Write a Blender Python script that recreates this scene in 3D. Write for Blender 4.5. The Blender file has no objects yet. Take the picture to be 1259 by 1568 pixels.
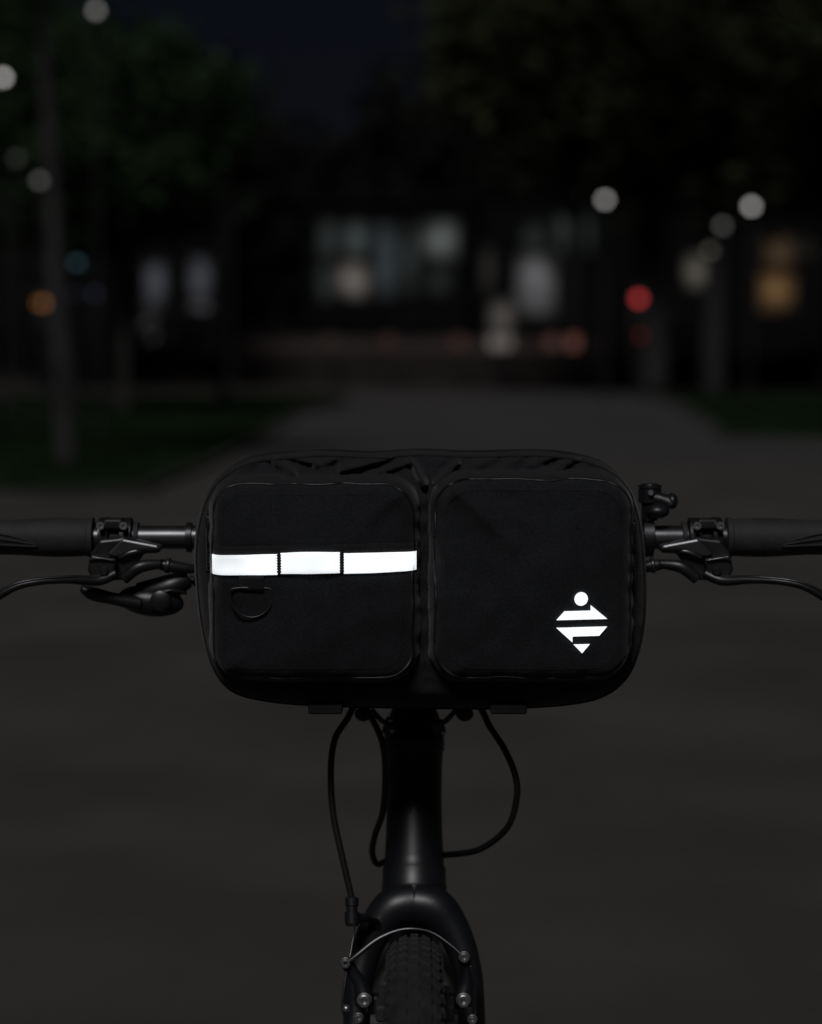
import bpy, math, random, bisect
from mathutils import Vector, Matrix, noise
random.seed(7)
sc = bpy.context.scene
try:
    sc.view_settings.view_transform='Standard'; sc.view_settings.look='None'; sc.view_settings.exposure=0
except Exception: pass
COL = sc.collection
CAMH = 1.08

# ------------------------------------------------------------------ materials
def mat(name, col, rough=0.6, metal=0.0, var=0.0, vscale=5.0, bump=0.0, bscale=200.0, emit=None, estr=0.0,
        col2=None, spec=0.5, sheen=0.0, coat=0.0):
    m = bpy.data.materials.new(name); m.use_nodes=True
    nt=m.node_tree; b=nt.nodes['Principled BSDF']
    b.inputs['Base Color'].default_value=(*col,1)
    b.inputs['Roughness'].default_value=rough
    b.inputs['Metallic'].default_value=metal
    b.inputs['Specular IOR Level'].default_value=spec
    b.inputs['Sheen Weight'].default_value=sheen
    b.inputs['Coat Weight'].default_value=coat
    tc=nt.nodes.new('ShaderNodeTexCoord')
    n=nt.nodes.new('ShaderNodeTexNoise'); n.inputs['Scale'].default_value=vscale; n.inputs['Detail'].default_value=4
    nt.links.new(tc.outputs['Object'],n.inputs['Vector'])
    r=nt.nodes.new('ShaderNodeValToRGB'); r.color_ramp.elements[0].position=0.35; r.color_ramp.elements[1].position=0.65
    c2 = col2 if col2 else tuple(min(1,c*(1+var)) for c in col)
    c1 = tuple(c*(1-var) for c in col) if not col2 else col
    r.color_ramp.elements[0].color=(*c1,1); r.color_ramp.elements[1].color=(*c2,1)
    nt.links.new(n.outputs['Fac'],r.inputs['Fac'])
    nt.links.new(r.outputs['Color'],b.inputs['Base Color'])
    if bump>0:
        n2=nt.nodes.new('ShaderNodeTexNoise'); n2.inputs['Scale'].default_value=bscale; n2.inputs['Detail'].default_value=3
        nt.links.new(tc.outputs['Object'],n2.inputs['Vector'])
        bp=nt.nodes.new('ShaderNodeBump'); bp.inputs['Strength'].default_value=bump; bp.inputs['Distance'].default_value=0.001
        nt.links.new(n2.outputs['Fac'],bp.inputs['Height']); nt.links.new(bp.outputs['Normal'],b.inputs['Normal'])
    if emit:
        b.inputs['Emission Color'].default_value=(*emit,1); b.inputs['Emission Strength'].default_value=estr
    return m

def fabric(name,col,rough=0.85,sheen=0.12):
    m=mat(name,col,rough,var=0.30,vscale=650,spec=0.20,sheen=sheen)
    nt=m.node_tree; b=nt.nodes['Principled BSDF']
    tc=nt.nodes.new('ShaderNodeTexCoord')
    n=nt.nodes.new('ShaderNodeTexNoise'); n.inputs['Scale'].default_value=800; n.inputs['Detail'].default_value=2
    nt.links.new(tc.outputs['Object'],n.inputs['Vector'])
    n3=nt.nodes.new('ShaderNodeTexNoise'); n3.inputs['Scale'].default_value=55; n3.inputs['Detail'].default_value=3
    nt.links.new(tc.outputs['Object'],n3.inputs['Vector'])
    bp=nt.nodes.new('ShaderNodeBump'); bp.inputs['Strength'].default_value=0.7; bp.inputs['Distance'].default_value=0.0006
    nt.links.new(n.outputs['Fac'],bp.inputs['Height'])
    bp2=nt.nodes.new('ShaderNodeBump'); bp2.inputs['Strength'].default_value=0.4; bp2.inputs['Distance'].default_value=0.0015
    nt.links.new(n3.outputs['Fac'],bp2.inputs['Height']); nt.links.new(bp.outputs['Normal'],bp2.inputs['Normal'])
    nt.links.new(bp2.outputs['Normal'],b.inputs['Normal'])
    return m

M_fab = fabric('bag_fabric',(0.0105,0.0115,0.0140))
M_web = fabric('webbing',(0.0095,0.010,0.0115))
M_pipe= mat('piping_rubber',(0.010,0.010,0.012),0.46,spec=0.45)
M_stitch=mat('stitch_thread',(0.004,0.004,0.005),0.9)
M_blk = mat('black_paint',(0.010,0.011,0.014),0.40,spec=0.6,var=.1,vscale=60,bump=.06,bscale=900)
M_blkm= mat('black_anodised_metal',(0.055,0.055,0.060),0.40,metal=0.8,var=.2,vscale=80)
M_alu = mat('grey_aluminium',(0.13,0.13,0.14),0.36,metal=0.9,var=.15,vscale=60)
M_steel=mat('steel_bolt',(0.55,0.55,0.56),0.40,metal=1.0)
M_rub = mat('rubber',(0.024,0.024,0.026),0.72,var=.2,vscale=70,bump=.3,bscale=600)
M_tyre= mat('tyre_rubber',(0.019,0.019,0.019),0.85,var=.25,vscale=50,bump=.4,bscale=400)
M_cab = mat('cable_housing',(0.010,0.010,0.011),0.38,spec=0.5)

def retro_glow():  # painted glow: emission stands in for light the tape and emblem throw back
    m=mat('tape_painted_glow',(0.75,0.78,0.8),0.4)
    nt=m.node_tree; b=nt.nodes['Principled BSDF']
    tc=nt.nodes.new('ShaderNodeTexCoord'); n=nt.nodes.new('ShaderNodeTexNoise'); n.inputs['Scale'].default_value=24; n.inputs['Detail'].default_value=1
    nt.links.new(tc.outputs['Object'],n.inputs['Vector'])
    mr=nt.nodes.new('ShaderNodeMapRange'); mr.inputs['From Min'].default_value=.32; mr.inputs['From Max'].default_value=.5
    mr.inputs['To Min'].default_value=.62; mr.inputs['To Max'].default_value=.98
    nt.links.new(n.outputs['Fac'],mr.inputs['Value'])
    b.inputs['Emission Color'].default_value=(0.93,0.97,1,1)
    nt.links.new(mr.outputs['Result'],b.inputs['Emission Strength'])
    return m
M_refglow=retro_glow()

# ------------------------------------------------------------------ helpers
def empty(name, loc=(0,0,0)):
    e=bpy.data.objects.new(name,None); e.location=loc; COL.objects.link(e); return e
def mesh(name, V, F, m, parent=None, smooth=True):
    me=bpy.data.meshes.new(name); me.from_pydata([tuple(v) for v in V],[],F); me.update()
    if smooth: me.polygons.foreach_set('use_smooth',[True]*len(me.polygons))
    me.materials.append(m)
    o=bpy.data.objects.new(name,me); COL.objects.link(o)
    if parent: o.parent=parent; o.matrix_parent_inverse=Matrix.Translation(-Vector(parent.location))
    return o
def catmull(P,n=8,closed=False,):
    P=[Vector(p) for p in P]; out=[]; N=len(P)
    rng = range(N) if closed else range(N-1)
    for i in rng:
        if closed: a,b,c,d=P[(i-1)%N],P[i],P[(i+1)%N],P[(i+2)%N]
        else: a,b,c,d=P[max(i-1,0)],P[i],P[i+1],P[min(i+2,N-1)]
        for k in range(n):
            t=k/n
            out.append(0.5*((2*b)+(c-a)*t+(2*a-5*b+4*c-d)*t*t+(3*b-a-3*c+d)*t**3))
    if not closed: out.append(P[-1])
    return out
def tube(name,P,r,m,parent=None,seg=14,n=8,closed=False,smooth=True,flat=1.0):
    if isinstance(r,(list,tuple)):
        R=[v.x for v in catmull([(x,0,0) for x in r],n,closed)] if smooth else list(r)
    else: R=None
    Q=catmull(P,n,closed) if smooth else [Vector(p) for p in P]
    if R is None: R=[r]*len(Q)
    N=len(Q); V=[];F=[]
    up=None
    for i in range(N):
        if closed: t=(Q[(i+1)%N]-Q[i-1])
        else: t=(Q[min(i+1,N-1)]-Q[max(i-1,0)])
        t.normalize()
        if up is None:
            up=Vector((0,0,1)) if abs(t.z)<.9 else Vector((0,1,0))
        up=(up-t*up.dot(t)); up.normalize(); s=t.cross(up)
        for k in range(seg):
            a=2*math.pi*k/seg
            V.append(Q[i]+R[i]*(math.cos(a)*up*flat+math.sin(a)*s))
    for i in range(N if closed else N-1):
        j=(i+1)%N
        for k in range(seg):
            l=(k+1)%seg
            F.append((i*seg+k,i*seg+l,j*seg+l,j*seg+k))
    if not closed:
        F.append(tuple(range(seg))[::-1]); F.append(tuple((N-1)*seg+k for k in range(seg)))
    return mesh(name,V,F,m,parent)
def lathe(name,p0,p1,prof,m,parent=None,seg=40,auto=True):
    p0=Vector(p0);p1=Vector(p1);ax=(p1-p0);d=ax.normalized()
    up=Vector((0,0,1)) if abs(d.z)<.9 else Vector((0,1,0)); up=(up-d*up.dot(d)).normalized(); s=d.cross(up)
    V=[];F=[]
    for t,r in prof:
        c=p0+ax*t
        for k in range(seg):
            a=2*math.pi*k/seg; V.append(c+r*(math.cos(a)*up+math.sin(a)*s))
    for i in range(len(prof)-1):
        for k in range(seg):
            l=(k+1)%seg; F.append((i*seg+k,i*seg+l,(i+1)*seg+l,(i+1)*seg+k))
    F.append(tuple(range(seg))[::-1]); F.append(tuple((len(prof)-1)*seg+k for k in range(seg)))
    o=mesh(name,V,F,m,parent)
    if auto:
        md=o.modifiers.new('e','EDGE_SPLIT'); md.split_angle=math.radians(35)
    return o
def box(name,c,s,m,parent=None,bev=0.0,rot=(0,0,0)):
    V=[Vector((x*s[0]/2,y*s[1]/2,z*s[2]/2)) for x in(-1,1) for y in(-1,1) for z in(-1,1)]
    F=[(0,1,3,2),(4,6,7,5),(0,4,5,1),(2,3,7,6),(0,2,6,4),(1,5,7,3)]
    from mathutils import Euler
    R=Euler(rot).to_matrix(); V=[R@v+Vector(c) for v in V]
    o=mesh(name,V,F,m,parent,smooth=False)
    if bev>0:
        md=o.modifiers.new('b','BEVEL'); md.width=bev; md.segments=3
    return o
def prism(name,poly,y0,y1,m,parent=None,bev=0.001):
    n=len(poly); V=[(x,y0,z) for x,z in poly]+[(x,y1,z) for x,z in poly]
    F=[tuple(range(n)),tuple(range(2*n-1,n-1,-1))]+[(i,n+i,n+(i+1)%n,(i+1)%n) for i in range(n)]
    o=mesh(name,V,F,m,parent,smooth=False)
    if bev:
        md=o.modifiers.new('b','BEVEL'); md.width=bev; md.segments=2; md.limit_method='ANGLE'
    return o
def ell(nm,c,r,m,parent,rot=0):
    V=[];F=[];a=28;b=16
    for j in range(b+1):
        ph=math.pi*j/b
        for k in range(a):
            th=2*math.pi*k/a
            x,y,z=r[0]*math.sin(ph)*math.cos(th),r[1]*math.sin(ph)*math.sin(th),r[2]*math.cos(ph)
            V.append(Vector(c)+Vector((x*math.cos(rot)-z*math.sin(rot),y,x*math.sin(rot)+z*math.cos(rot))))
    for j in range(b):
        for k in range(a): l=(k+1)%a; F.append((j*a+k,j*a+l,(j+1)*a+l,(j+1)*a+k))
    return mesh(nm,V,F,m,parent)

# ================================================================== HANDLEBAR BAG
# front elevation drawing of each component group, in drawing units -> metres
def elev(K):
    return lambda u,v,y=0.0: Vector(((u-629.5)*K, y, CAMH-(v-530)*K))
E0=elev(0.405e-3)     # bag
EH=elev(0.446e-3)     # head tube / cables
EF=elev(0.420e-3)     # brake on the fork

bag=empty('handlebar_bag')
outl=[(430,693),(500,689),(570,692),(645,688),(720,691),(800,689),(868,692),(925,707),(958,734),(979,778),(989,850),(991,925),(984,985),(966,1034),
      (930,1065),(870,1079),(760,1085),(640,1084),(500,1081),(405,1073),(348,1056),(320,1015),(306,960),(299,900),(297,840),(303,790),(320,744),(347,717),(385,699)]
outl=[(629.5+(a-629.5)*1.043, 701+(b-690)*1.033) for a,b in outl]
CU,CV=645,900
ol=catmull([(a,b,0) for a,b in outl],14,True)
pol=sorted([(math.atan2(p.y-CV,p.x-CU),math.hypot(p.x-CU,p.y-CV)) for p in ol])
def rad(th):
    i=bisect.bisect(pol,(th,0))
    a=pol[i-1]; b=pol[i%len(pol)]
    ta,tb=a[0],b[0]
    if i==0: ta-=2*math.pi
    if i==len(pol): tb+=2*math.pi
    f=(th-ta)/(tb-ta+1e-9)
    return a[1]+(b[1]-a[1])*f
def sdrr(u,v,x0,y0,x1,y1,r):
    cx,cy=(x0+x1)/2,(y0+y1)/2; qx=abs(u-cx)-(x1-x0)/2+r; qy=abs(v-cy)-(y1-y0)/2+r
    return math.hypot(max(qx,0),max(qy,0))+min(max(qx,qy),0)-r
PA=(314,731,643,1052,50); PB=(656,724,978,1052,56)
def seg_d(u,v,a,b):
    ax,ay=a;bx,by=b; L=(bx-ax)**2+(by-ay)**2
    t=max(0,min(1,((u-ax)*(bx-ax)+(v-ay)*(by-ay))/L))
    return math.hypot(u-ax-t*(bx-ax),v-ay-t*(by-ay)),t
FOLDS=(((404,702),(446,730),8,.009),((430,701),(480,714),6,.006),((893,702),(850,729),8,.010),((870,700),(815,716),7,.006),
       ((520,724),(592,706),7,.008),((560,734),(625,713),6,.006),((628,706),(650,745),7,.009),((702,714),(668,742),6,.008),((720,724),(762,706),8,.005),((770,722),(805,704),9,.005),
       ((350,735),(380,712),8,.004),((945,735),(915,712),8,.004),((480,720),(510,706),6,.004))
def fy(u,v):
    th=math.atan2(v-CV,u-CU); t=min(1,math.hypot(u-CU,v-CV)/rad(th))
    top=max(0,min(1,(770-v)/50))
    e=7-3.8*top
    yb=0.058-0.044*(max(0,1-t**e))**0.5
    n1=noise.noise(Vector((u*0.018,v*0.045,1.3))); n2=noise.noise(Vector((u*0.05,v*0.05,5.1)))
    yb+= (0.0055*n1+0.0028*n2)*(0.4+0.9*top)*(1-t**14)
    for (a,b,w,h) in FOLDS:
        if abs(u-(a[0]+b[0])/2)<70 and abs(v-(a[1]+b[1])/2)<50:
            d,tt=seg_d(u,v,a,b); yb-=h*math.exp(-(d/w)**2); d2=d-w*1.3; yb+=h*.4*math.exp(-(d2/w)**2)
    for P,ph in ((PA,0),(PB,3)):
        wob=5.0*noise.noise(Vector((u*.014,v*.014,ph)))+2.5*noise.noise(Vector((u*.05,v*.05,ph)))
        sd=sdrr(u,v,*P)+wob
        if sd<0:
            x=min(1,-sd/34.0); m=max(0,1-(1-x)**2.6)**.62
            cu=(P[0]+P[2])/2; cv=(P[1]+P[3])/2
            a=(u-cu)/((P[2]-P[0])/2); b=(v-cv)/((P[3]-P[1])/2)
            p=-0.001-0.010*(1-a*a)*(1-b*b)**.8 if abs(b)<1 and abs(a)<1 else -0.001
            p+=0.0045*noise.noise(Vector((u*.010,v*.008,ph+9)))+0.0014*noise.noise(Vector((u*.032,v*.022,ph+2)))
            if ph==3:
                d,tt=seg_d(u,v,(684,736),(795,845)); p-=0.0080*math.exp(-(d/14)**2)*(1-tt)**.7
                d,tt=seg_d(u,v,(668,765),(708,890)); p+=0.0050*math.exp(-(d/14)**2)*(1-tt)
                d,tt=seg_d(u,v,(725,735),(850,795)); p+=0.0035*math.exp(-(d/18)**2)*(1-tt)
                d,tt=seg_d(u,v,(700,1030),(770,985)); p-=0.0020*math.exp(-(d/14)**2)*(1-tt)
            else:
                p+=0.0016*math.exp(-((v-860)/22)**2)
                d,tt=seg_d(u,v,(622,745),(555,805)); p-=0.0035*math.exp(-(d/13)**2)*(1-tt)
                d,tt=seg_d(u,v,(345,1030),(400,975)); p-=0.0020*math.exp(-(d/14)**2)*(1-tt)
            yb=yb*(1-m)+p*m
    return yb
NA=760
tl=[ (i/110)*0.90 for i in range(1,111)]+[0.90+0.1*math.sin(math.pi/2*i/34) for i in range(1,35)]
V=[];F=[]
V.append(E0(CU,CV,fy(CU,CV)))
angs=[-math.pi+2*math.pi*k/NA+1e-5 for k in range(NA)]
rr=[rad(a) for a in angs]
for t in tl:
    for a,r in zip(angs,rr):
        u=CU+t*r*math.cos(a); v=CV+t*r*math.sin(a)
        V.append(E0(u,v,fy(u,v)))
NF=len(tl)
for (s,y) in ((1.002,.070),(1.0,.082),(.985,.094),(.95,.099),(.6,.100)):
    for a,r in zip(angs,rr):
        w=1+0.012*noise.noise(Vector((math.cos(a)*5,math.sin(a)*5,y*40)))
        V.append(E0(CU+s*w*r*math.cos(a),CV+s*w*r*math.sin(a),y))
V.append(E0(CU,CV,.100)); last=len(V)-1
for k in range(NA): F.append((0,1+(k+1)%NA,1+k))
rows=NF+5
for i in range(rows-1):
    for k in range(NA):
        l=(k+1)%NA; F.append((1+i*NA+k,1+i*NA+l,1+(i+1)*NA+l,1+(i+1)*NA+k))
for k in range(NA): F.append((last,1+(rows-1)*NA+k,1+(rows-1)*NA+(k+1)%NA))
mesh('bag_body',V,F,M_fab,bag)

def rrpath(P,ins,n=14):
    x0,y0,x1,y1,r=P; x0+=ins;y0+=ins;x1-=ins;y1-=ins; r-=ins*.6; pts=[]
    for cx,cy,a0 in ((x1-r,y0+r,-90),(x1-r,y1-r,0),(x0+r,y1-r,90),(x0+r,y0+r,180)):
        for k in range(n+1):
            a=math.radians(a0+90*k/n); pts.append((cx+r*math.cos(a),cy+r*math.sin(a)))
    out=[]
    for i in range(len(pts)):
        a=pts[i];b=pts[(i+1)%len(pts)]; d=math.hypot(b[0]-a[0],b[1]-a[1]); m=max(1,int(d/6))
        for k in range(m): out.append((a[0]+(b[0]-a[0])*k/m,a[1]+(b[1]-a[1])*k/m))
    return out
def on(u,v,off=0.0):
    return E0(u,v,fy(u,v)-off)
for i,P in enumerate((PA,PB)):
    pts=rrpath(P,11)
    tube('pocket_piping_%d'%(i+1),[on(u+2.6*noise.noise(Vector((u*.02,v*.02,3))),v+3*noise.noise(Vector((u*.02,v*.02,0))),.0000) for u,v in pts],.00105,M_pipe,bag,seg=10,closed=True,smooth=False)
    pts=rrpath(P,27)
    VV=[];FF=[]
    for j in range(0,len(pts)-1):
        a=on(*pts[j],.0001); b=on(*pts[(j+1)%len(pts)],.0001); c=a.lerp(b,.65)
        d=(c-a).normalized(); s=d.cross(Vector((0,1,0))).normalized()*.0002; u_=Vector((0,-.0002,0)); q=len(VV)
        VV+= [a-s,a+s,c+s,c-s,(a-s)+u_,(a+s)+u_,(c+s)+u_,(c-s)+u_]
        FF+= [(q+4,q+5,q+6,q+7),(q,q+1,q+5,q+4),(q+1,q+2,q+6,q+5),(q+2,q+3,q+7,q+6),(q+3,q,q+4,q+7)]
    mesh('pocket_stitching_%d'%(i+1),VV,FF,M_stitch,bag,smooth=False)
def ringpath(s,n=260):
    return [(CU+s*rad(a)*math.cos(a),CV+s*rad(a)*math.sin(a)) for a in [-math.pi+2*math.pi*k/n+1e-4 for k in range(n)]]
tube('body_piping',[on(u,v,.0001) for u,v in ringpath(.978)],.0010,M_web,bag,seg=8,closed=True,smooth=False)
tube('rear_piping',[E0(u,v,.090) for u,v in ringpath(.997)],.0014,M_web,bag,seg=8,closed=True,smooth=False)

def strip(name,u0,u1,vt,vb,off,m,nx=40,bow=0.0,th=.0007):
    V=[];F=[];ny=4
    for j in range(ny+1):
        for i in range(nx+1):
            t=i/nx; u=u0+(u1-u0)*t; e=math.sin(math.pi*t)
            v=vt(u)+(vb(u)-vt(u))*j/ny
            V.append(E0(u,v,min(fy(u,v),fy(u,(vt(u)+vb(u))/2)+.0004)-off-bow*max(0,e)**.6))
    n0=len(V)
    V+= [Vector(p)+Vector((0,th,0)) for p in V[:n0]]
    w=nx+1
    for j in range(ny):
        for i in range(nx):
            a=j*w+i; F.append((a,a+w,a+w+1,a+1)); F.append((n0+a,n0+a+1,n0+a+w+1,n0+a+w))
    for i in range(nx): F.append((i,i+1,n0+i+1,n0+i)); b=ny*w+i; F.append((b,n0+b,n0+b+1,b+1))
    for j in range(ny): a=j*w; F.append((a,n0+a,n0+a+w,a+w)); b=j*w+nx; F.append((b,b+w,n0+b+w,n0+b))
    return mesh(name,V,F,m,bag)
def vt(u): return 850-5.5*(u-319)/319 - 2.0*math.sin((u-319)/319*math.pi)
def vb(u): return 880-6*(u-319)/319 + 0.5*math.sin((u-319)/319*math.pi)
strip('webbing_base',319,639,lambda u:vt(u)-13,lambda u:vb(u)+1.5,.0006,M_web)
strip('reflective_tape_1',320,425.5,vt,vb,.0016,M_refglow,bow=.0012)
strip('reflective_tape_2',430.5,521,lambda u:vt(u)-1.5-1.5*math.sin((u-430)/91*math.pi),lambda u:vb(u)-1.5,.0016,M_refglow,bow=.003)
strip('reflective_tape_3',527,638,lambda u:vt(u)+.5,vb,.0016,M_refglow,bow=.0012)
for i,u in enumerate((428,524)):
    for k in range(7):
        v=vt(u)+2+k*4.2
        tube('bartack_%d_%d'%(i+1,k),[on(u-2.6,v,.0020),on(u,v,.0030),on(u+2.6,v,.0020)],.0006,M_stitch,bag,seg=6,n=3)
dr=[(353,904),(353,915),(358,930),(370,941),(385,945),(400,941),(412,930),(417,915),(417,904),(410,900),(385,899),(360,900)]
yd=fy(385,920)-.0016
tube('d_ring',[E0(u,v,yd-(.0006 if v<906 else 0)) for u,v in dr],.00075,M_blkm,bag,seg=10,n=6,closed=True)
strip('d_ring_loop',366,404,lambda u:880,lambda u:903,.0012,M_web,nx=10,bow=.0008)
for nm,u,v0,v1 in (('zip_1',312,788,884),('zip_2',975,796,896)):
    y=fy(u,(v0+v1)/2)-.0012
    tube(nm+'_tape',[E0(u,v0,y+.001),E0(u,(v0+v1)/2,y),E0(u,v1,y+.001)],.0016,M_web,bag,seg=8)
    for k in range(int((v1-v0)/6)):
        v=v0+2+6*k; box(nm+'_tooth_%d'%k,E0(u,v,y-.0016),(.0016,.001,.0008),M_blkm,bag)
    box(nm+'_slider',E0(u,v0+14,y-.003),(.0034,.0024,.006),M_blkm,bag,bev=.0008)
    tube(nm+'_pull',[E0(u,v0+18,y-.0040),E0(u+1,v0+34,y-.0040),E0(u,v0+50,y-.003)],[.0006,.0010,.0012],M_cab,bag,seg=8)
def patch(name,poly):
    n=len(poly); F=[tuple(range(n))[::-1]]+[tuple(range(n,2*n))]
    V=[on(u,v,.0014) for u,v in poly]+[on(u,v,.0002) for u,v in poly]
    F+=[(i,(i+1)%n,n+(i+1)%n,n+i) for i in range(n)]
    mesh(name,V,F,M_refglow,bag,smooth=False)
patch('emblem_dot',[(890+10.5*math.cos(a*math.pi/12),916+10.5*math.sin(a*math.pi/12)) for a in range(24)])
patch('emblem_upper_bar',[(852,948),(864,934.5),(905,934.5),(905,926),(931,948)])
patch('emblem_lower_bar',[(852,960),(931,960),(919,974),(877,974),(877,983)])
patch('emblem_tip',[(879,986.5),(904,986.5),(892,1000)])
for i,(a,b) in enumerate(((468,522),(754,812))):
    c=E0((a+b)/2,1099,.045); box('mount_tab_%d'%(i+1),c,((b-a)*.405e-3,.05,.006),M_stitch,bag,bev=.0015)
    box('mount_strap_%d'%(i+1),E0((a+b)/2,900,.108),((b-a)*.405e-3,.005,.13),M_web,bag,bev=.001)

# ================================================================== BICYCLE
bike=empty('bicycle')
BX=0.0022
yb=.125
EBy0=elev(0.4413e-3)
def EBy(u,v,y=yb): return EBy0(u,v,y)
bz=EBy(630,823).z
lathe('handlebar',(-.33,yb,bz),(.335,yb,bz),[(0,.0080),(1,.0080)],M_alu,bike,seg=32)
lathe('handlebar_centre',(-.06,yb,bz),(.06,yb,bz),[(0,.0083),(.15,.0125),(.85,.0125),(1,.0083)],M_blkm,bike)
def grip(nm,xa,xb,sgn):
    prof=[(0,.0115),(.004,.0136),(.03,.0136),(.034,.0126)]
    for k in range(1,12): prof.append((.034+.9*k/11,.0126+.0008*math.sin(k*.9)))
    prof+= [(.985,.0130),(1,.0105)]
    lathe(nm,(xa,yb,bz),(xb,yb,bz),prof,M_rub,bike,seg=40)
    L=abs(xb-xa)
    for q in range(3):
        z=[.004,.0,-.004][q]
        tube(nm+'_groove_%d'%q,[(xa+sgn*L*.28,yb-.0120,bz+z*.3-.004),(xa+sgn*L*.5,yb-.0124,bz+z),(xa+sgn*L*.8,yb-.0117,bz+z*1.3+.002)],.0006,M_rub,bike,seg=6)
grip('grip_left',EBy(143,0).x,EBy(143,0).x-.13,-1)
grip('grip_right',EBy(1113,0).x,EBy(1113,0).x+.13,1)
def lever(side):
    s=-1 if side=='left' else 1
    def X(u): return u if s<0 else 1257-u
    def e(u,v,y): return EBy(X(u),v,y)
    n='brake_'+side+'_'
    a=e(150,0,0).x; b=e(203,0,0).x
    lathe(n+'clamp',(a,yb,bz),(b,yb,bz),[(0,.0095),(.03,.0135),(.3,.0138),(.36,.0108),(.62,.0108),(.66,.0134),(.96,.0134),(1,.0095)],M_blkm,bike)
    lathe(n+'clamp_ring',(e(204,0,0).x,yb,bz),(e(212,0,0).x,yb,bz),[(0,.0085),(.1,.0105),(.9,.0105),(1,.0085)],M_rub,bike)
    lathe(n+'bar_end_ring',(e(284,0,0).x,yb,bz),(e(294,0,0).x,yb,bz),[(0,.0085),(.1,.0102),(.9,.0102),(1,.0085)],M_blkm,bike)
    box(n+'clamp_ear',e(176,800,yb-.010),(.013,.012,.007),M_blkm,bike,bev=.0016)
    for du in (158,193):
        q=e(du,802,yb-.014); lathe(n+'bolt_%d'%du,q,q+Vector((0,-.006,0)),[(0,.0026),(.9,.0026),(.9,.0014),(.5,.0013)],M_steel,bike,seg=14)
    def pr(nm,pl,y0,y1,m=M_blkm): prism(n+nm,[(e(u,v,0).x,e(u,v,0).z) for u,v in pl],y0,y1,m,bike,bev=.0015)
    pr('perch',[(160,822),(196,818),(228,826),(252,832),(250,841),(226,842),(212,862),(196,882),(150,884),(142,866),(146,842)],yb-.030,yb-.012)
    pr('perch_arm',[(196,818),(250,828),(254,836),(215,836),(190,846),(172,842)],yb-.036,yb-.031,M_alu)
    pr('pivot_block',[(150,842),(188,848),(182,880),(154,884),(144,864)],yb-.040,yb-.031)
    tube(n+'adjuster',[e(248,860,yb-.022),e(262,862,yb-.022),e(284,866,yb-.02),e(300,868,yb-.018)],[.0035,.0042,.0038,.003],M_blkm,bike)
    tube(n+'adjuster_ring',[e(258,861,yb-.022),e(264,862,yb-.022)],.0052,M_alu,bike,seg=12,smooth=False)
    q=e(170,866,yb-.0405); lathe(n+'pivot_bolt',q,q+Vector((0,-.003,0)),[(0,.0030),(.8,.0030),(1,.0024)],M_blkm,bike,seg=18)
    tube(n+'rib_1',[e(190,846,yb-.033),e(214,838,yb-.034),e(246,834,yb-.030)],[.0022,.0018,.0012],M_alu,bike)
    tube(n+'rib_2',[e(196,880,yb-.030),e(220,862,yb-.031),e(252,858,yb-.028)],[.004,.0042,.003],M_blkm,bike)
    tube(n+'rib_3',[e(148,850,yb-.041),e(160,846,yb-.042),e(184,850,yb-.041)],.0009,M_alu,bike)
    tube(n+'lever_blade',[e(186,870,yb-.036),e(160,880,yb-.040),e(120,877,yb-.048),e(80,878,yb-.054),e(45,885,yb-.056),e(12,902,yb-.055),e(-30,925,yb-.050),e(-75,935,yb-.048)],
         [.0045,.0046,.0035,.0032,.0034,.0040,.0042,.0046],M_blkm,bike,seg=16,flat=.8)
    tube(n+'lever_edge',[e(150,874,yb-.0435),e(120,872,yb-.0515),e(80,873.5,yb-.0572),e(45,880,yb-.0595),e(14,896,yb-.059)],.0005,M_alu,bike,seg=8)
lever('left'); lever('right')
ell('shifter_pod',EBy(232,918,yb-.012),(.0225,.012,.0105),M_blk,bike,-.12)
tube('shifter_upper',[EBy(290,884,yb-.012),EBy(262,896,yb-.014),EBy(215,908,yb-.012)],[.006,.0085,.008],M_blk,bike)
tube('shifter_thumb_paddle',[EBy(215,920,yb-.018),EBy(180,912,yb-.024),EBy(148,903,yb-.028),EBy(132,894,yb-.03)],[.008,.006,.0065,.003],M_blk,bike,flat=.7)
lathe('shifter_cap',EBy(250,915,yb-.022),EBy(250,915,yb-.027),[(0,.007),(.8,.007),(1,.0055)],M_blkm,bike)
tube('shifter_ridge',[EBy(240,905,yb-.022),EBy(265,900,yb-.022),EBy(288,905,yb-.018)],.0012,M_blkm,bike)
lathe('accessory_clamp',(EBy(984,0).x,yb,bz),(EBy(1003,0).x,yb,bz),[(0,.010),(.1,.0135),(.9,.0135),(1,.010)],M_blkm,bike)
lathe('accessory_post',EBy(995,796,yb-.004),EBy(995,740,yb-.004),[(0,.0055),(.45,.0055),(.5,.0078),(.85,.0078),(.9,.0062),(1,.0055)],M_blk,bike)
lathe('accessory_top_ring',EBy(995,746,yb-.004),EBy(995,742,yb-.004),[(0,.0080),(1,.0080)],M_blkm,bike)
tube('accessory_arm',[EBy(998,762,yb-.006),EBy(1012,764,yb-.008),EBy(1026,770,yb-.008)],[.006,.0045,.006],M_blk,bike)
ell('accessory_knob',EBy(1028,766,yb-.008),(.0040,.006,.0055),M_blk,bike)
ell('accessory_knob_low',EBy(1006,781,yb-.010),(.008,.007,.005),M_blk,bike)
q=EBy(994,752,yb-.012); lathe('accessory_bolt',q,q+Vector((0,-.003,0)),[(0,.0018),(1,.0018)],M_steel,bike,seg=12)

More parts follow.
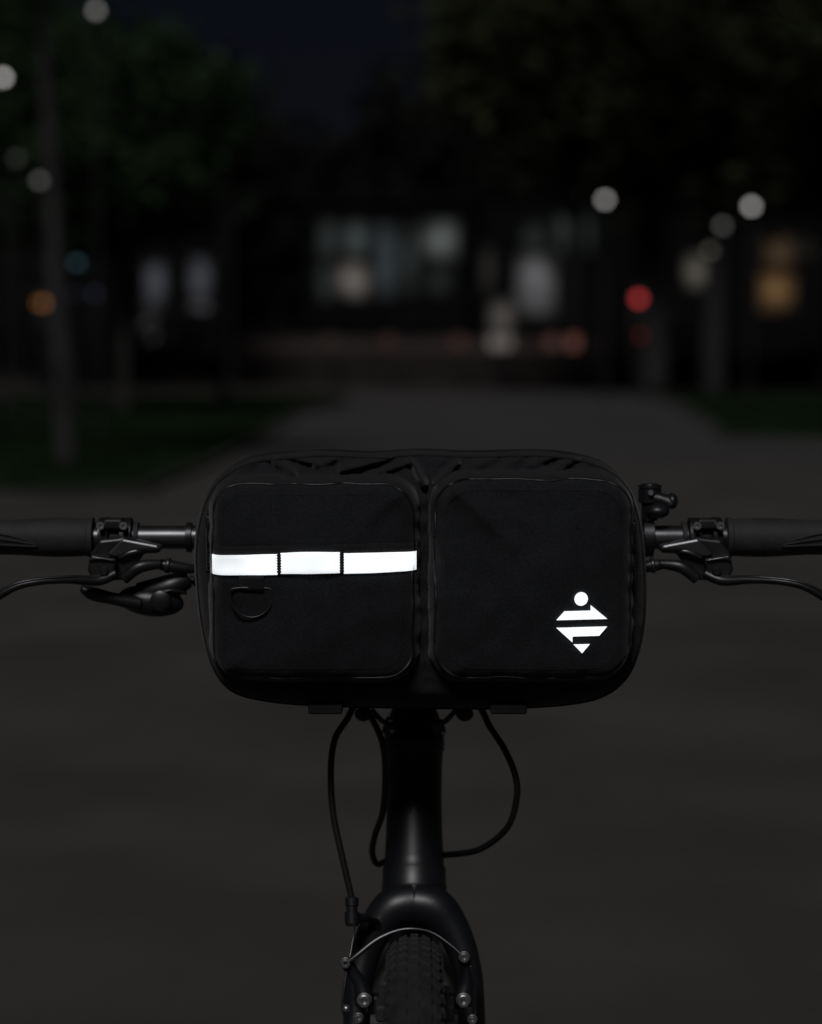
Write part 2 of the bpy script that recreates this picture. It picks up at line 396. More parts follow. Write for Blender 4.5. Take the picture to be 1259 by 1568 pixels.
# --- steering axis
T=Vector((BX,.172,.812)); B=Vector((BX,.131,.693)); ax=(T-B).normalized()
def A(v): return (v-1120)/285.0
k=.446e-3
prof=[(1118,30),(1120,40),(1127,47),(1140,47.5),(1146,48),(1152,47),(1156,45.5),(1180,44),(1230,43),(1290,44),(1325,46),(1340,47),(1343,49),(1366,49.5),(1368,50),(1372,50.2),(1392,50),(1397,47),(1401,40),(1412,38)]
lathe('head_tube',T,B,[(A(v),r*k) for v,r in prof],M_blk,bike,seg=64)
for nm,v,r in (('upper_cup_groove',1154,47.2),('lower_cup_groove',1342,48.8),('lower_cup_groove_2',1370,50.6)):
    p=T.lerp(B,A(v)); lathe(nm,p+ax*.0006,p-ax*.0006,[(0,r*k),(1,r*k)],M_blkm,bike,seg=64)
lathe('headset_spacers',T+ax*.075,T,[(0,.0150),(.18,.0150),(.18,.0155),(.2,.0150),(.45,.0150),(.45,.0156),(.48,.015),(.8,.0152),(.9,.018),(1,.0185)],M_blkm,bike)
lathe('stem_clamp',T+ax*.115,T+ax*.070,[(0,.0165),(.05,.018),(.95,.018),(1,.0165)],M_blk,bike)
st=T+ax*.092
tube('stem',[st,st.lerp(Vector((BX,yb,bz)),.5),(BX,yb,bz)],[.0165,.015,.0165],M_blk,bike,seg=24)
lathe('stem_faceplate',(BX-.022,yb,bz),(BX+.022,yb,bz),[(0,.015),(.05,.0175),(.95,.0175),(1,.015)],M_blk,bike)
c=T.lerp(B,.46)
for s in (-1,1):
    tube('head_badge_%d'%(s+1),[c+Vector((s*.0065,-.0183,-.010)),c+Vector((s*.0035,-.0192,.002)),c+Vector((0,-.0197,.014))],.0004,M_blkm,bike,seg=6,n=4)
for s,u in ((-1,556),(1,712)):
    ell('stem_cable_stop_%d'%(s+1),EH(u,1093,.13),(.0060,.006,.0050),M_rub,bike)
    tube('strap_end_%d'%(s+1),[EH(u+s*-14,1083,.12),EH(u+s*-30,1102,.125),EH(u+s*-46,1110,.135),EH(u-s*66,1102,.15)],.0018,M_rub,bike)
for u,v in ((600,1126),(680,1129),(598,1110)):
    ell('headset_bolt_%d_%d'%(u,v),EH(u,v,.150),(.0020,.0022,.0022),M_steel,bike)
box('headset_tab_left',EH(596,1120,.152),(.008,.006,.012),M_blkm,bike,bev=.0015,rot=(0,.3,0))
box('headset_tab_right',EH(672,1122,.152),(.009,.006,.010),M_blkm,bike,bev=.0015,rot=(0,-.3,0))

def cab(nm,P,r=.0022,m=M_cab): return tube(nm,P,r,m,bike,seg=12,n=10)
cab('front_brake_cable',[EBy(300,868,.11),EH(420,960,.12),EH(545,1040,.115),EH(538,1083,.11),EH(515,1120,.10),EH(509,1170,.095),EH(513,1230,.09),EH(526,1290,.085),EH(541,1352,.08)])
cab('gear_cable',[EBy(290,884,.12),EH(420,1000,.13),EH(540,1060,.13),EH(566,1092,.125),EH(586,1135,.12),EH(590,1190,.125),EH(586,1245,.13),EH(574,1285,.14),EH(569,1318,.15),EH(578,1345,.165),EH(605,1342,.19)])
cab('rear_brake_cable',[EBy(958,868,.11),EH(860,980,.12),EH(735,1040,.115),EH(742,1088,.10),EH(768,1128,.085),EH(784,1165,.08),EH(787,1200,.08),EH(774,1250,.09),EH(736,1295,.115),EH(690,1322,.15),EH(660,1342,.19)])
def fk(s):
    P=[(0,.118,.700),(.014,.116,.697),(.026,.112,.684),(.0345,.106,.664),(.0385,.096,.635),(.0405,.062,.54),(.044,.010,.44),(.046,-.045,.355)]
    tube('fork_leg_%d'%(s+2),[(BX+s*x,y,z) for x,y,z in P],[.0150,.0145,.0118,.0100,.0092,.0088,.0080,.0075],M_blk,bike,seg=24)
fk(-1); fk(1)
lathe('crown_race',B+ax*.008,B-ax*.010,[(0,.0165),(.3,.0180),(.6,.0178),(1,.0150)],M_blk,bike)
def bolt(nm,u,v,y,r=.0045,m=M_steel):
    p=EF(u,v,y); lathe(nm,p,p+Vector((0,-.005,0)),[(0,r*1.15),(.25,r*1.15),(.25,r),(.9,r),(1,r*.85),(1,r*.5),(.5,r*.45)],m,bike,seg=20)
yv=.052
arms=[('left',[(557,1556),(556,1543),(549,1520),(536,1500),(528,1484)]),('right',[(711,1556),(711,1543),(716,1520),(716,1500),(712,1476)])]
for nm,pp in arms:
    tube('brake_arm_'+nm,[EF(u,v,yv) for u,v in pp],[.0064,.0068,.0046,.0042,.0048],M_blk,bike,seg=16,flat=1)
bolt('brake_pivot_bolt_left',557,1543,yv-.006,.0042); bolt('brake_pivot_bolt_right',711,1543,yv-.006,.0042)
bolt('brake_anchor_bolt_left',528,1485,yv-.004,.0030); bolt('brake_anchor_bolt_right',712,1476,yv-.004,.0032)
bolt('brake_pad_bolt_left',548,1572,yv-.004,.0028); bolt('brake_pad_bolt_right',725,1575,yv-.004,.0028)
for nm,u in (('left',583),('right',688)):
    box('brake_pad_'+nm,EF(u,1556,.056),(.007,.05,.011),M_rub,bike,bev=.002)
    box('brake_pad_carrier_'+nm,EF(u+(-14 if nm=='left' else 12),1556,.056),(.010,.012,.012),M_blkm,bike,bev=.002)
tube('brake_link',[EF(524,1490,yv-.006),EF(545,1474,yv-.005),EF(575,1452,yv-.002),EF(605,1439,yv),EF(632,1435,yv),EF(662,1441,yv),EF(690,1458,yv-.003),EF(712,1476,yv-.006)],[.0016,.0017,.0017,.0014,.001,.001,.001,.001],M_alu,bike,seg=10)
tube('brake_spring',[EF(530,1495,yv-.004),EF(525,1530,yv-.008),EF(524,1560,yv-.008),EF(535,1600,yv)],.0009,M_alu,bike,seg=8)
tube('brake_spring_right',[EF(722,1490,yv-.004),EF(729,1530,yv-.006),EF(730,1600,yv)],.0009,M_blkm,bike,seg=8)
ell('brake_adjuster_knob',EF(529,1554,yv-.010),(.0026,.003,.0026),M_steel,bike)
pbar=.08
lathe('cable_barrel',EH(541,1350,pbar),EH(542,1392,pbar-.005),[(0,.0032),(.05,.0046),(.3,.0046),(.33,.0038),(.5,.0038),(.52,.005),(.9,.005),(1,.0036)],M_blk,bike,seg=20)
tube('brake_inner_wire',[EH(542,1390,.075),EF(541,1440,.06),EF(534,1480,yv-.004)],.0006,M_alu,bike,seg=8)
tube('cable_bracket',[EH(543,1384,.078),EH(560,1386,.088),EH(574,1400,.10),EH(578,1425,.108)],[.0046,.0036,.0040,.006],M_blk,bike,flat=.8)

def wheel(nm,cy,R=.355,rt=.0172):
    c=Vector((BX,cy,R)); V=[];F=[];a=160;b=18; Rm=R-rt
    for i in range(a):
        t=2*math.pi*i/a
        for j in range(b):
            p=2*math.pi*j/b; r=Rm+rt*math.cos(p)
            V.append(c+Vector((rt*math.sin(p),r*math.cos(t),r*math.sin(t))))
    for i in range(a):
        for j in range(b):
            F.append((i*b+j,i*b+(j+1)%b,((i+1)%a)*b+(j+1)%b,((i+1)%a)*b+j))
    mesh(nm+'_tyre',V,F,M_tyre,bike)
    V=[];F=[]
    nk=120
    def block(t,p,wt,wp,h):
        q=len(V)
        for dh in (-.001,h):
            sh=1 if dh<0 else .8
            for st,sp in ((-1,-1),(1,-1),(1,1),(-1,1)):
                tt=t+st*wt/2*sh/R; ph=p+sp*wp/2*sh/rt; r=Rm+(rt+dh)*math.cos(ph)
                V.append(c+Vector(((rt+dh)*math.sin(ph),r*math.cos(tt),r*math.sin(tt))))
        F.extend([(q+4,q+5,q+6,q+7),(q,q+1,q+5,q+4),(q+1,q+2,q+6,q+5),(q+2,q+3,q+7,q+6),(q+3,q,q+4,q+7)])
    for i in range(nk):
        t=2*math.pi*i/nk; d=2*math.pi/nk
        block(t,0.0,.009,.0055,.0016)
        for s in (-1,1):
            block(t+d*.5,s*.42,.009,.006,.0016)
            block(t,s*.85,.010,.006,.0018)
            block(t+d*.5,s*1.22,.008,.004,.0018)
    mesh(nm+'_tread',V,F,M_tyre,bike,smooth=False)
    V=[];F=[];pr=[(-.009,R-.032),(.009,R-.032),(.0095,R-.045),(.004,R-.055),(-.004,R-.055),(-.0095,R-.045)];b=len(pr)
    for i in range(a):
        t=2*math.pi*i/a
        for x,r in pr: V.append(c+Vector((x,r*math.cos(t),r*math.sin(t))))
    for i in range(a):
        for j in range(b): F.append((i*b+j,i*b+(j+1)%b,((i+1)%a)*b+(j+1)%b,((i+1)%a)*b+j))
    mesh(nm+'_rim',V,F,M_blkm,bike,smooth=False)
    lathe(nm+'_hub',c-Vector((.05,0,0)),c+Vector((.05,0,0)),[(0,.006),(.15,.008),(.2,.02),(.25,.02),(.3,.012),(.7,.012),(.75,.02),(.8,.02),(.85,.008),(1,.006)],M_blkm,bike)
    V=[];F=[]
    for i in range(32):
        t=2*math.pi*i/32; s=-1 if i%2 else 1; t0=t+(.9 if (i//2)%2 else -.9)
        p0=c+Vector((s*.028,.019*math.cos(t0),.019*math.sin(t0))); p1=c+Vector((0,(R-.05)*math.cos(t),(R-.05)*math.sin(t)))
        d=(p1-p0).normalized(); u=d.orthogonal().normalized()*.0009; w=d.cross(u)
        q=len(V)
        for p in (p0,p1):
            for (x,y) in ((1,0),(0,1),(-1,0),(0,-1)): V.append(p+u*x+w*y)
        for k2 in range(4): l=(k2+1)%4; F.append((q+k2,q+l,q+4+l,q+4+k2))
    mesh(nm+'_spokes',V,F,M_steel,bike)
wheel('front_wheel',-.05)
wheel('rear_wheel',.98)
BB=Vector((BX,.60,.28)); ST=Vector((BX,.76,.74)); RA=Vector((BX,.98,.355))
tube('top_tube',[T.lerp(B,.25)+Vector((0,.01,0)),ST],[.016,.014],M_blk,bike,smooth=False,seg=24)
tube('down_tube',[T.lerp(B,.75)+Vector((0,.01,0)),BB],[.019,.019],M_blk,bike,smooth=False,seg=24)
tube('seat_tube',[BB,ST+(ST-BB)*.05],.016,M_blk,bike,smooth=False,seg=24)
tube('seat_post',[ST,ST+(ST-BB).normalized()*.13],.0135,M_blkm,bike,smooth=False,seg=20)
JS=BB.lerp(ST,.52)
for s in(-1,1):
    tube('seat_stay_%d'%(s+2),[JS+Vector((s*.012,0,0)),JS.lerp(RA,.4)+Vector((s*.036,0,.01)),RA+Vector((s*.062,0,0))],.0078,M_blk,bike)
    tube('chain_stay_%d'%(s+2),[BB+Vector((s*.02,0,0)),(BX+s*.035,.72,.295),RA+Vector((s*.062,0,0))],.0095,M_blk,bike)
    cr=BB+Vector((s*.07,s*.17*.98,-s*.03)); tube('crank_%d'%(s+2),[BB+Vector((s*.06,0,0)),cr],[.014,.010],M_blkm,bike,smooth=False)
    box('pedal_%d'%(s+2),cr+Vector((s*.055,0,0)),(.095,.075,.018),M_blk,bike,bev=.005)
lathe('bottom_bracket',BB-Vector((.04,0,0)),BB+Vector((.04,0,0)),[(0,.02),(1,.02)],M_blk,bike)
lathe('chainring',BB+Vector((.048,0,0)),BB+Vector((.052,0,0)),[(0,.08),(1,.08)],M_blkm,bike)
tube('chain',[BB+Vector((.05,-.08,0)),BB+Vector((.05,0,.08)),RA+Vector((.05,0,.04)),RA+Vector((.05,.04,0)),RA+Vector((.05,0,-.04)),BB+Vector((.05,0,-.08))],.004,M_steel,bike,closed=True,seg=8)
sp=ST+(ST-BB).normalized()*.135
tube('saddle',[sp+Vector((0,-.15,.015)),sp+Vector((0,-.08,.018)),sp+Vector((0,.02,.018)),sp+Vector((0,.09,.022)),sp+Vector((0,.13,.02))],[.016,.024,.05,.07,.055],M_rub,bike,seg=28,flat=.38)
tube('kickstand',[BB+Vector((-.03,.05,-.01)),(BX-.12,.72,.12),(BX-.19,.74,.012)],[.009,.008,.008],M_blkm,bike)

# ================================================================== SETTING
def ground_mat():
    m=bpy.data.materials.new('paving'); m.use_nodes=True; nt=m.node_tree; b=nt.nodes['Principled BSDF']
    tc=nt.nodes.new('ShaderNodeTexCoord')
    br=nt.nodes.new('ShaderNodeTexBrick'); br.inputs['Scale'].default_value=1.0
    br.inputs['Brick Width'].default_value=.4; br.inputs['Row Height'].default_value=.2; br.inputs['Mortar Size'].default_value=.003
    br.inputs['Color1'].default_value=(.070,.066,.062,1); br.inputs['Color2'].default_value=(.066,.0625,.059,1); br.inputs['Mortar'].default_value=(.058,.055,.052,1)
    nt.links.new(tc.outputs['Object'],br.inputs['Vector'])
    n=nt.nodes.new('ShaderNodeTexNoise'); n.inputs['Scale'].default_value=1.1; n.inputs['Detail'].default_value=6
    nt.links.new(tc.outputs['Object'],n.inputs['Vector'])
    mr=nt.nodes.new('ShaderNodeMapRange'); mr.inputs['From Min'].default_value=.3; mr.inputs['From Max'].default_value=.7; mr.inputs['To Min'].default_value=.74; mr.inputs['To Max'].default_value=1.22
    nt.links.new(n.outputs['Fac'],mr.inputs['Value'])
    mx=nt.nodes.new('ShaderNodeMix'); mx.data_type='RGBA'; mx.blend_type='MULTIPLY'; mx.inputs['Factor'].default_value=1
    nt.links.new(br.outputs['Color'],mx.inputs[6]); nt.links.new(mr.outputs['Result'],mx.inputs[7])
    nt.links.new(mx.outputs[2],b.inputs['Base Color']); b.inputs['Roughness'].default_value=.85; b.inputs['Specular IOR Level'].default_value=.25
    return m
M_pave=ground_mat()
M_earth=mat('soil',(.026,.020,.017),.95,var=.3,vscale=.4)
M_path2=mat('path_asphalt',(.062,.059,.063),.88,var=.10,vscale=.5,spec=.25)
M_grass=mat('grass_turf',(.009,.021,.007),.95,var=.45,vscale=.5,spec=.1)
M_kerb=mat('kerb_stone',(.040,.039,.036),.9,var=.2,vscale=3)
def sheet(name,poly,z,m):
    return mesh(name,[(x,y,z) for x,y in poly],[tuple(range(len(poly)))],m,None,smooth=False)
sheet('ground',[(-400,-200),(400,-200),(400,600),(-400,600)],0,M_earth)
sheet('pavement',[(-30,-12),(30,-12),(30,46),(-30,46)],.004,M_pave)
def rpoly(pts,n=8):
    return [(p.x,p.y) for p in catmull([(a,b,0) for a,b in pts],n,True)]
sheet('path',[(-1.7,20),(4.2,20),(5.2,49.5),(-1.7,49.5)],.008,M_path2)
def blades(name,poly,z,num,m):
    rnd=random.Random(3); xs=[p[0] for p in poly]; ys=[p[1] for p in poly]; V=[];F=[]
    def inside(x,y):
        c=False;n=len(poly)
        for i in range(n):
            x1,y1=poly[i];x2,y2=poly[i-1]
            if (y1>y)!=(y2>y) and x<(x2-x1)*(y-y1)/(y2-y1)+x1: c=not c
        return c
    x0,x1=max(min(xs),-14),min(max(xs),16)
    k=0
    while k<num:
        x=rnd.uniform(x0,x1); y=rnd.uniform(min(ys),max(ys))
        if not inside(x,y): continue
        k+=1; a=rnd.uniform(0,6.28); w=.02; h=rnd.uniform(.04,.11); q=len(V)
        V+= [(x-w*math.cos(a),y-w*math.sin(a),z),(x+w*math.cos(a),y+w*math.sin(a),z),(x+rnd.uniform(-.03,.03),y+rnd.uniform(-.03,.03),z+h)]
        F.append((q,q+1,q+2))
    q=len(V); V+=[(a,b,z) for a,b in poly]; F.append(tuple(range(q,q+len(poly))))
    mesh(name,V,F,m,None,smooth=False)
gl=rpoly([(-2.2,14.9),(-1.95,16.5),(-1.8,22),(-1.8,35),(-1.85,45),(-10,45.5),(-28,45.5),(-28,30),(-28,15.2),(-12,14.4),(-4,14.3)])
gr=rpoly([(3.7,25),(4.1,29),(5.0,42),(5.3,45),(12,45.5),(28,45.5),(28,36),(28,24),(12,23.5),(5,23.6)])
blades('grass',gl,.05,26000,M_grass)
blades('grass.001',gr,.05,16000,M_grass)
for nm,g in (('kerb',gl),('kerb.001',gr)):
    n=len(g); V=[];F=[]
    cx=sum(p[0] for p in g)/n; cy=sum(p[1] for p in g)/n
    for (x,y) in g:
        d=Vector((x-cx,y-cy)).normalized()*.10
        V+=[(x,y,0),(x,y,.07),(x+d.x,y+d.y,.07),(x+d.x,y+d.y,0)]
    for i in range(n):
        j=(i+1)%n
        for a in range(3): F.append((i*4+a,i*4+a+1,j*4+a+1,j*4+a))
    mesh(nm,V,F,M_kerb,None,smooth=False)

# ---- trees
def leafmat(name,c,c2): return mat(name,c,.9,vscale=.6,col2=c2,spec=.1)
M_leafL=leafmat('leaves_lamplight_tint',(.009,.019,.008),(.026,.046,.021))  # nearby lamp light on these crowns is painted into the greener, brighter colour
M_leafR=leafmat('leaves_olive',(.018,.021,.011),(.036,.042,.022))
M_leafD=leafmat('leaves_far',(.0045,.0045,.005),(.008,.008,.0075))
M_bark=mat('bark',(.020,.018,.017),.9,var=.4,vscale=6,bump=.5,bscale=20)
M_barkp=mat('pale_bark',(.026,.025,.027),.9,var=.35,vscale=2.5)
def tree(name,x,y,h,crownc,crownr,trunk_r,mleaf,mbark,nclump=70,nleaf=90,leaf=.16,seed=1,lean=0):
    rnd=random.Random(seed); e=empty(name,(x,y,0))
    cz,rx,rz=crownc,crownr[0],crownr[1]
    tube('trunk',[(x,y,0),(x+lean*.3,y,h*.25),(x+lean*.6,y,h*.5),(x+lean,y,h*.8)],[trunk_r*1.25,trunk_r,trunk_r*.8,trunk_r*.35],mbark,e,seg=12)
    V=[];F=[]
    for i in range(7):
        a=rnd.uniform(0,6.28); L=rnd.uniform(.5,.9)*rx; z0=cz-rz*.8+rnd.uniform(0,rz*.8)
        tube('limb_%d'%i,[(x+lean*.6,y,z0-.2),(x+lean*.6+L*.5*math.cos(a),y+L*.5*math.sin(a),z0+.25*rz),(x+lean*.6+L*math.cos(a),y+L*math.sin(a),z0+.6*rz)],[trunk_r*.4,trunk_r*.25,trunk_r*.08],mbark,e,seg=8)
    for i in range(nclump):
        while True:
            p=Vector((rnd.uniform(-1,1),rnd.uniform(-1,1),rnd.uniform(-1,1)))
            if .25<p.length<1: break
        c=Vector((x+lean*.6+p.x*rx,y+p.y*rx,cz+p.z*rz)); cr=rnd.uniform(.14,.3)*rx
        for k in range(nleaf):
            d=Vector((rnd.gauss(0,1),rnd.gauss(0,1),rnd.gauss(0,1)))*cr*.5; q=c+d
            u=Vector((rnd.gauss(0,1),rnd.gauss(0,1),rnd.gauss(0,1))).normalized(); w=u.orthogonal().normalized(); s=leaf*rnd.uniform(.6,1.4)
            b=len(V); V+=[q-u*s,q+w*s*.5,q+u*s,q-w*s*.5]; F.append((b,b+1,b+2,b+3))
    mesh('foliage',V,F,mleaf,e,smooth=False)
tree('park_tree',-2.93,17.8,8,5.6,(1.5,1.2),.070,M_leafL,M_barkp,30,60,.10,2,lean=-.28)
tree('park_tree.001',-4.5,34,6.5,4.25,(2.2,1.5),.10,M_leafL,M_bark,90,90,.13,3)
tree('park_tree.002',-8.6,56,8,6.0,(4.0,2.8),.15,M_leafL,M_bark,100,90,.18,4)
tree('park_tree.003',5.55,50,14,9.2,(4.6,4.5),.25,M_leafR,M_barkp,130,110,.22,5)
tree('park_tree.004',6.75,49,13,8.6,(4.2,3.9),.22,M_leafR,M_barkp,110,110,.22,6)
tree('park_tree.005',10.5,54,14,9.2,(4.6,4.8),.26,M_leafR,M_barkp,120,110,.22,8)
tree('park_tree.006',4.6,62,16,11.0,(4.1,5.0),.25,M_leafR,M_bark,110,110,.24,9)
tree('park_tree.007',-13.5,70,12,8.5,(5,4),.25,M_leafL,M_bark,90,90,.25,10)
rnd=random.Random(11); V=[];F=[]
for i in range(640):
    x=rnd.uniform(-75,75); y=rnd.uniform(118,150); top=14.0+2.2*math.sin(x*.21)+1.5*math.sin(x*.53+1)
    z=rnd.uniform(0,1)**.7*top; cr=rnd.uniform(1.4,3)
    for k in range(55):
        q=Vector((x,y,z))+Vector((rnd.gauss(0,1),rnd.gauss(0,1),rnd.gauss(0,1)))*cr*.6
        if q.z<0: q.z=abs(q.z)
        u=Vector((rnd.gauss(0,1),rnd.gauss(0,1),rnd.gauss(0,1))).normalized(); w=u.orthogonal().normalized(); s=rnd.uniform(.5,1.1)
        b=len(V); V+=[q-u*s,q+w*s*.7,q+u*s,q-w*s*.7]; F.append((b,b+1,b+2,b+3))
mesh('distant_woodland',V,F,M_leafD,None,smooth=False)
rnd=random.Random(21); V=[];F=[]
for i in range(150):
    x=rnd.uniform(-20,22); y=rnd.uniform(82,89); cr=rnd.uniform(.6,1.3); z=rnd.uniform(.2,1.9)*(1 if abs(x-4.5)>2.5 else .4)
    for k in range(60):
        q=Vector((x,y,z))+Vector((rnd.gauss(0,1),rnd.gauss(0,1),rnd.gauss(0,1)))*cr*.45
        if q.z<0: q.z=abs(q.z)
        u=Vector((rnd.gauss(0,1),rnd.gauss(0,1),rnd.gauss(0,1))).normalized(); w=u.orthogonal().normalized(); s=rnd.uniform(.12,.25)
        b=len(V); V+=[q-u*s,q+w*s*.7,q+u*s,q-w*s*.7]; F.append((b,b+1,b+2,b+3))
mesh('shrubbery',V,F,M_leafD,None,smooth=False)

# ---- street lamps
M_post=mat('lamp_post_paint',(.012,.012,.013),.6)
def emis(name,c,s,soft=False):
    m=mat(name,(.01,.01,.01),.6,emit=c,estr=s,spec=.2)
    if soft:   # glow painted to fade out from the centre so windows look softer
        nt=m.node_tree; b=nt.nodes['Principled BSDF']; tc=nt.nodes.new('ShaderNodeTexCoord')
        mp=nt.nodes.new('ShaderNodeMapping'); mp.inputs['Location'].default_value=(-1,0,-1); mp.inputs['Scale'].default_value=(2,0,2)
        nt.links.new(tc.outputs['Generated'],mp.inputs['Vector'])
        g=nt.nodes.new('ShaderNodeTexGradient'); g.gradient_type='SPHERICAL'; nt.links.new(mp.outputs['Vector'],g.inputs['Vector'])
        n=nt.nodes.new('ShaderNodeTexNoise'); n.inputs['Scale'].default_value=1.3; nt.links.new(tc.outputs['Object'],n.inputs['Vector'])
        a=nt.nodes.new('ShaderNodeMath'); a.operation='MULTIPLY_ADD'; a.inputs[1].default_value=1.25; a.inputs[2].default_value=.12
        nt.links.new(g.outputs['Fac'],a.inputs[0])
        a2=nt.nodes.new('ShaderNodeMath'); a2.operation='MULTIPLY'; nt.links.new(a.outputs[0],a2.inputs[0]); nt.links.new(n.outputs['Fac'],a2.inputs[1])
        a3=nt.nodes.new('ShaderNodeMath'); a3.operation='MULTIPLY'; a3.inputs[1].default_value=2.2*s; nt.links.new(a2.outputs[0],a3.inputs[0])
        nt.links.new(a3.outputs[0],b.inputs['Emission Strength'])
    return m
LI=[0]
def lamp(x,D,u_h,col,s):
    h=u_h; y=D-1.4; r=.0015*D
    i=LI[0]; LI[0]+=1
    name='street_lamp' if i==0 else 'street_lamp.%03d'%i
    e=empty(name,(x,y,0)); pr=min(.045,.0009*D)
    lathe('post',(x,y,0),(x,y,h-r),[(0,pr*2),(.05,pr*2),(.055,pr),(1,pr*.7)],M_post,e,seg=14)
    lathe('collar',(x,y,h-r-.06),(x,y,h-r+.02),[(0,pr),(.5,r*.7),(1,r*.6)],M_post,e,seg=14)
    ell('globe',(x,y,h),(r,r,r),emis(name+'_glow',col,s),e)
    lathe('cap',(x,y,h+r*.85),(x,y,h+r*1.15),[(0,r*.6),(.6,r*.3),(1,.01)],M_post,e,seg=14)
W=(1,.97,.94)
lamp(-3.72,27,5.03,W,.75)
lamp(-6.08,34,5.07,W,2.4)
lamp(-5.20,30,3.55,W,.10)
lamp(-4.90,30,3.26,W,.32)
lamp(-3.33,40,6.17,W,.045)
lamp(-3.97,50,5.78,W,.03)
lamp(3.84,45,3.97,W,1.35)
lamp(6.74,45,3.84,W,1.75)
lamp(6.17,45,3.46,W,.30)
lamp(5.93,45,2.97,(1,.92,.75),.20)
lamp(-4.42,30,2.18,(.35,.65,.8),.20)
lamp(-6.25,45,2.12,(.4,.45,.8),.13)
lamp(-6.65,45,2.12,(.4,.45,.8),.09)

def signal(name,x,D,lit,col,s,hh=2.35,pr=.04):
    y=D-1.4
    e=empty(name,(x,y,0))
    lathe('pole',(x,y+.12,0),(x,y+.12,hh+.3),[(0,pr),(1,pr)],M_post,e,seg=12)
    box('housing',(x,y,hh-.2),(.24,.2,.8),M_post,e,bev=.03)
    for i,z in enumerate((hh,hh-.24,hh-.48)):
        m=emis(name+'_lens_%d'%i,col,s) if i==lit else mat(name+'_lens_off_%d'%i,(.01,.01,.01),.3)
        lathe('lens_%d'%i,(x,y-.105,z),(x,y-.125,z),[(0,.085),(.6,.085),(1,.06)],m,e,seg=20)
        lathe('hood_%d'%i,(x,y-.10,z+.10),(x,y-.22,z+.10),[(0,.03),(1,.02)],M_post,e,seg=10)
signal('traffic_light',4.51,45,0,(1,.08,.09),1.05,2.02)
signal('traffic_light.001',-7.32,45,0,(1,.40,.12),.75,1.93)
signal('traffic_light.002',4.62,46,0,(1,.15,.12),.16,1.30)

# ---- low wall at the end of the path
wl=empty('low_brick_wall',(0,62,0))
M_brk=mat('brick_dark',(.016,.012,.010),.9,var=.3,vscale=2)
M_cop=mat('coping_painted_streak',(.050,.036,.033),.8,var=.5,vscale=.3)  # pinkish colour paints in the streak of warm light on the wall
box('wall_body',(.5,62,.42),(22,.3,.84),M_brk,wl)
box('wall_coping',(.5,62,1.10),(10.6,.42,.42),M_cop,wl,bev=.02)
for i in range(10): box('wall_pier_%d'%i,(-4.5+i*1.12,61.9,.40),(.35,.5,.80),M_brk,wl,bev=.01)
def bollard(name,x,y,col,s,hw=.16):
    e=empty(name,(x,y,0)); lathe('post',(x,y,0),(x,y,1.0),[(0,.10),(1,.09)],M_post,e,seg=14)
    lathe('light_head',(x,y,1.0),(x,y,1.36),[(0,hw*.8),(.5,hw),(1,hw*.8)],emis(name+'_glow',col,s),e,seg=18)
    lathe('cap',(x,y,1.36),(x,y,1.41),[(0,hw),(1,.1)],M_post,e,seg=18)
bollard('bollard_light',2.30,60.6,(1,.90,.86),.14)
bollard('bollard_light.001',2.62,60.7,(1,.86,.80),.12)
bollard('bollard_light.002',4.45,60.6,(1,.42,.33),.12)
bollard('bollard_light.003',3.85,60.6,(1,.48,.4),.07)
bollard('bollard_light.004',1.30,60.6,(1,.48,.4),.04)
bollard('bollard_light.005',-.6,60.6,(1,.5,.4),.03)
bollard('bollard_light.006',-2.2,60.6,(1,.7,.6),.02)

# ---- buildings
M_wallb=mat('render_wall',(.0045,.0045,.005),.9,var=.3,vscale=.3,spec=.1)
M_roof=mat('roof_slab',(.004,.004,.0045),.9,spec=.1)
M_frame=mat('window_frame',(.006,.006,.007),.7,spec=.1)
def at(u,v,D): return ((u-629.5)/3456*D, D-1.4, CAMH+(530-v)/3456*D)
def building(name,x0,x1,y,h,wins,depth=12):
    e=empty(name,((x0+x1)/2,y,0))
    box('walls',((x0+x1)/2,y+depth/2,h/2),(x1-x0,depth,h),M_wallb,e)
    box('roof',((x0+x1)/2,y+depth/2,h+.15),(x1-x0+.6,depth+.6,.3),M_roof,e)
    box('plinth',((x0+x1)/2,y-.05,.25),(x1-x0+.1,.1,.5),M_roof,e)
    box('door',((x0+x1)/2+.9,y-.04,1.55),(1.1,.07,2.1),M_frame,e)
    for i,(a,b,z0,z1,c,s) in enumerate(wins):
        m=emis(name+'_win_%d'%i,c,s,True)
        cx=(a+b)/2; cz=(z0+z1)/2
        box('window_%d'%i,(cx,y-.03,cz),(b-a,.05,z1-z0),m,e)
        for nm,cc,ss in (('l',(a,y-.05,cz),(.06,.1,z1-z0+.08)),('r',(b,y-.05,cz),(.06,.1,z1-z0+.08)),('t',(cx,y-.05,z1),(b-a-.07,.1,.06)),('b',(cx,y-.06,z0),(b-a-.07,.14,.06))):
            box('frame_%s_%d'%(nm,i),cc,ss,M_frame,e)
Yb=93.6; D=95
def w(u0,u1,v0,v1,c,s):
    a=at(u0,v1,D);b=at(u1,v0,D); return (a[0],b[0],a[2],b[2],c,s)
G=(.80,1,.98); Wm=(1,.90,.82); Wh=(.95,.95,1)
building('office_building',-4.4,2.5,Yb,7.0,[w(486,522,336,400,G,.024),w(486,522,402,464,G,.026),w(524,570,338,398,G,.034),w(510,568,400,460,Wm,.105),w(572,610,340,460,(.75,.95,1.1),.036),w(612,642,345,455,G,.020),w(644,704,336,402,(.9,1,.97),.075),w(652,692,404,455,G,.010)])
building('shop_building',2.8,9.4,Yb+.5,7.4,[w(736,758,375,455,Wm,.015),w(746,790,458,515,Wm,.060),w(788,854,388,486,Wh,.105),w(798,842,340,386,G,.014),w(850,908,322,390,G,.042),w(742,784,512,538,Wh,.06)])
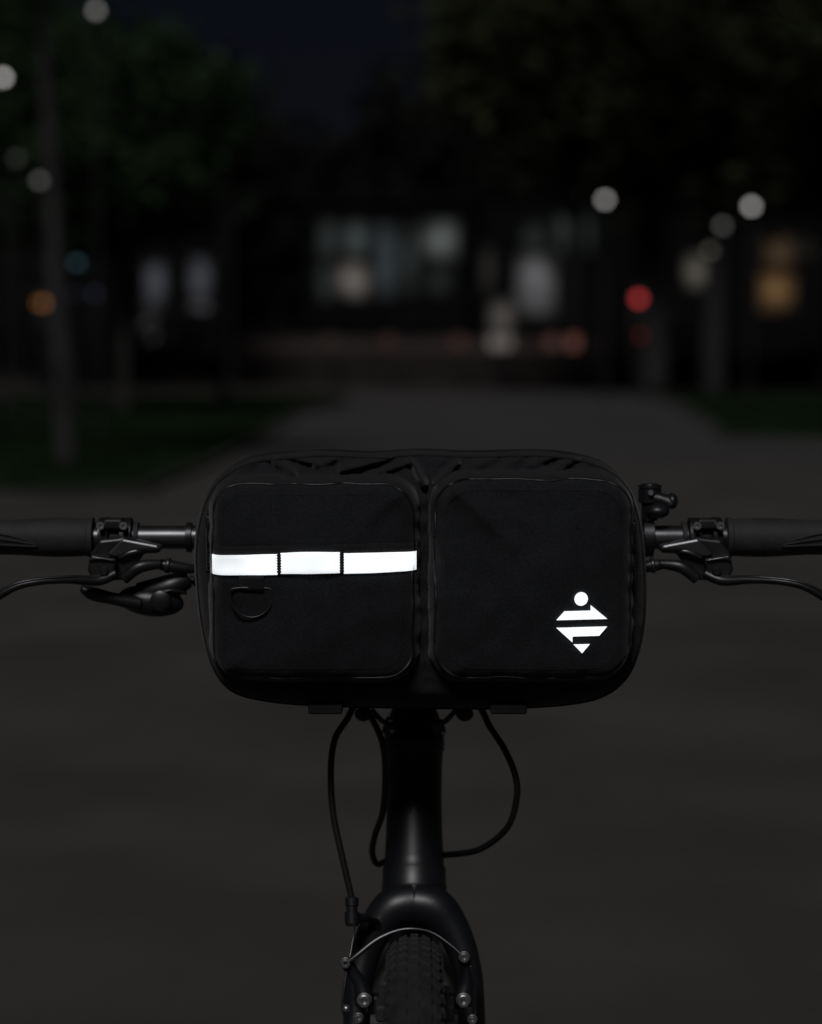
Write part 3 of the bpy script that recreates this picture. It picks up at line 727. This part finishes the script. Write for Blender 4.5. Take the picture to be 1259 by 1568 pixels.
building('terrace_house',-11.6,-7.8,Yb+.3,6.2,[w(220,258,398,478,(.8,.85,1),.060),w(216,258,474,534,(.95,.95,1),.095),w(288,326,392,460,(.8,.85,1),.060),w(288,326,452,526,(.9,.9,1),.080)])
building('terrace_house.001',-19,-12,Yb+2,6.8,[w(108,134,392,414,(.5,.8,1),.02),w(70,98,420,450,(.7,.75,1),.03)])
building('corner_building',10.6,20,Yb+1,7.0,[w(1048,1092,385,446,(1,.92,.75),.060),w(1166,1222,358,416,(1,.62,.30),.038),w(1162,1224,406,480,(1,.55,.22),.090),w(1224,1250,360,400,(1,.7,.4),.006)])

# ================================================================== LIGHT
dirv=Vector((.18,.92,-.95)).normalized()
sun=bpy.data.lights.new('stand_in_sun','SUN'); sun.energy=1.12; sun.angle=math.radians(16); sun.color=(1,.98,.965)  # added soft sun lamp, stands in for unseen lamps and flash near camera
so=bpy.data.objects.new('stand_in_sun',sun); so.rotation_euler=dirv.to_track_quat('-Z','Y').to_euler(); COL.objects.link(so)
wd=bpy.data.worlds.new('World'); sc.world=wd; wd.use_nodes=True
nt=wd.node_tree; bg=nt.nodes['Background']
sky=nt.nodes.new('ShaderNodeTexSky'); sky.sky_type='NISHITA'; sky.sun_disc=False
sky.sun_elevation=math.asin(-dirv.z); sky.sun_rotation=math.atan2(-dirv.x,-dirv.y)
hs=nt.nodes.new('ShaderNodeMix'); hs.data_type='RGBA'; hs.blend_type='MULTIPLY'; hs.inputs['Factor'].default_value=1; hs.inputs[7].default_value=(.92,.80,1.05,1)
nt.links.new(sky.outputs['Color'],hs.inputs[6]); nt.links.new(hs.outputs[2],bg.inputs['Color']); bg.inputs['Strength'].default_value=.00095

# ================================================================== CAMERA
cam=bpy.data.cameras.new('camera'); co=bpy.data.objects.new('camera',cam); COL.objects.link(co)
co.location=(0,-1.4,CAMH); pitch=math.atan(254/3456)
co.rotation_euler=(math.radians(90)-pitch,0,0)
cam.sensor_fit='HORIZONTAL'; cam.sensor_width=36; cam.lens=36*3456/1259
cam.clip_start=.05; cam.clip_end=2000
cam.dof.use_dof=True; cam.dof.focus_distance=1.42; cam.dof.aperture_fstop=6.2
sc.camera=co
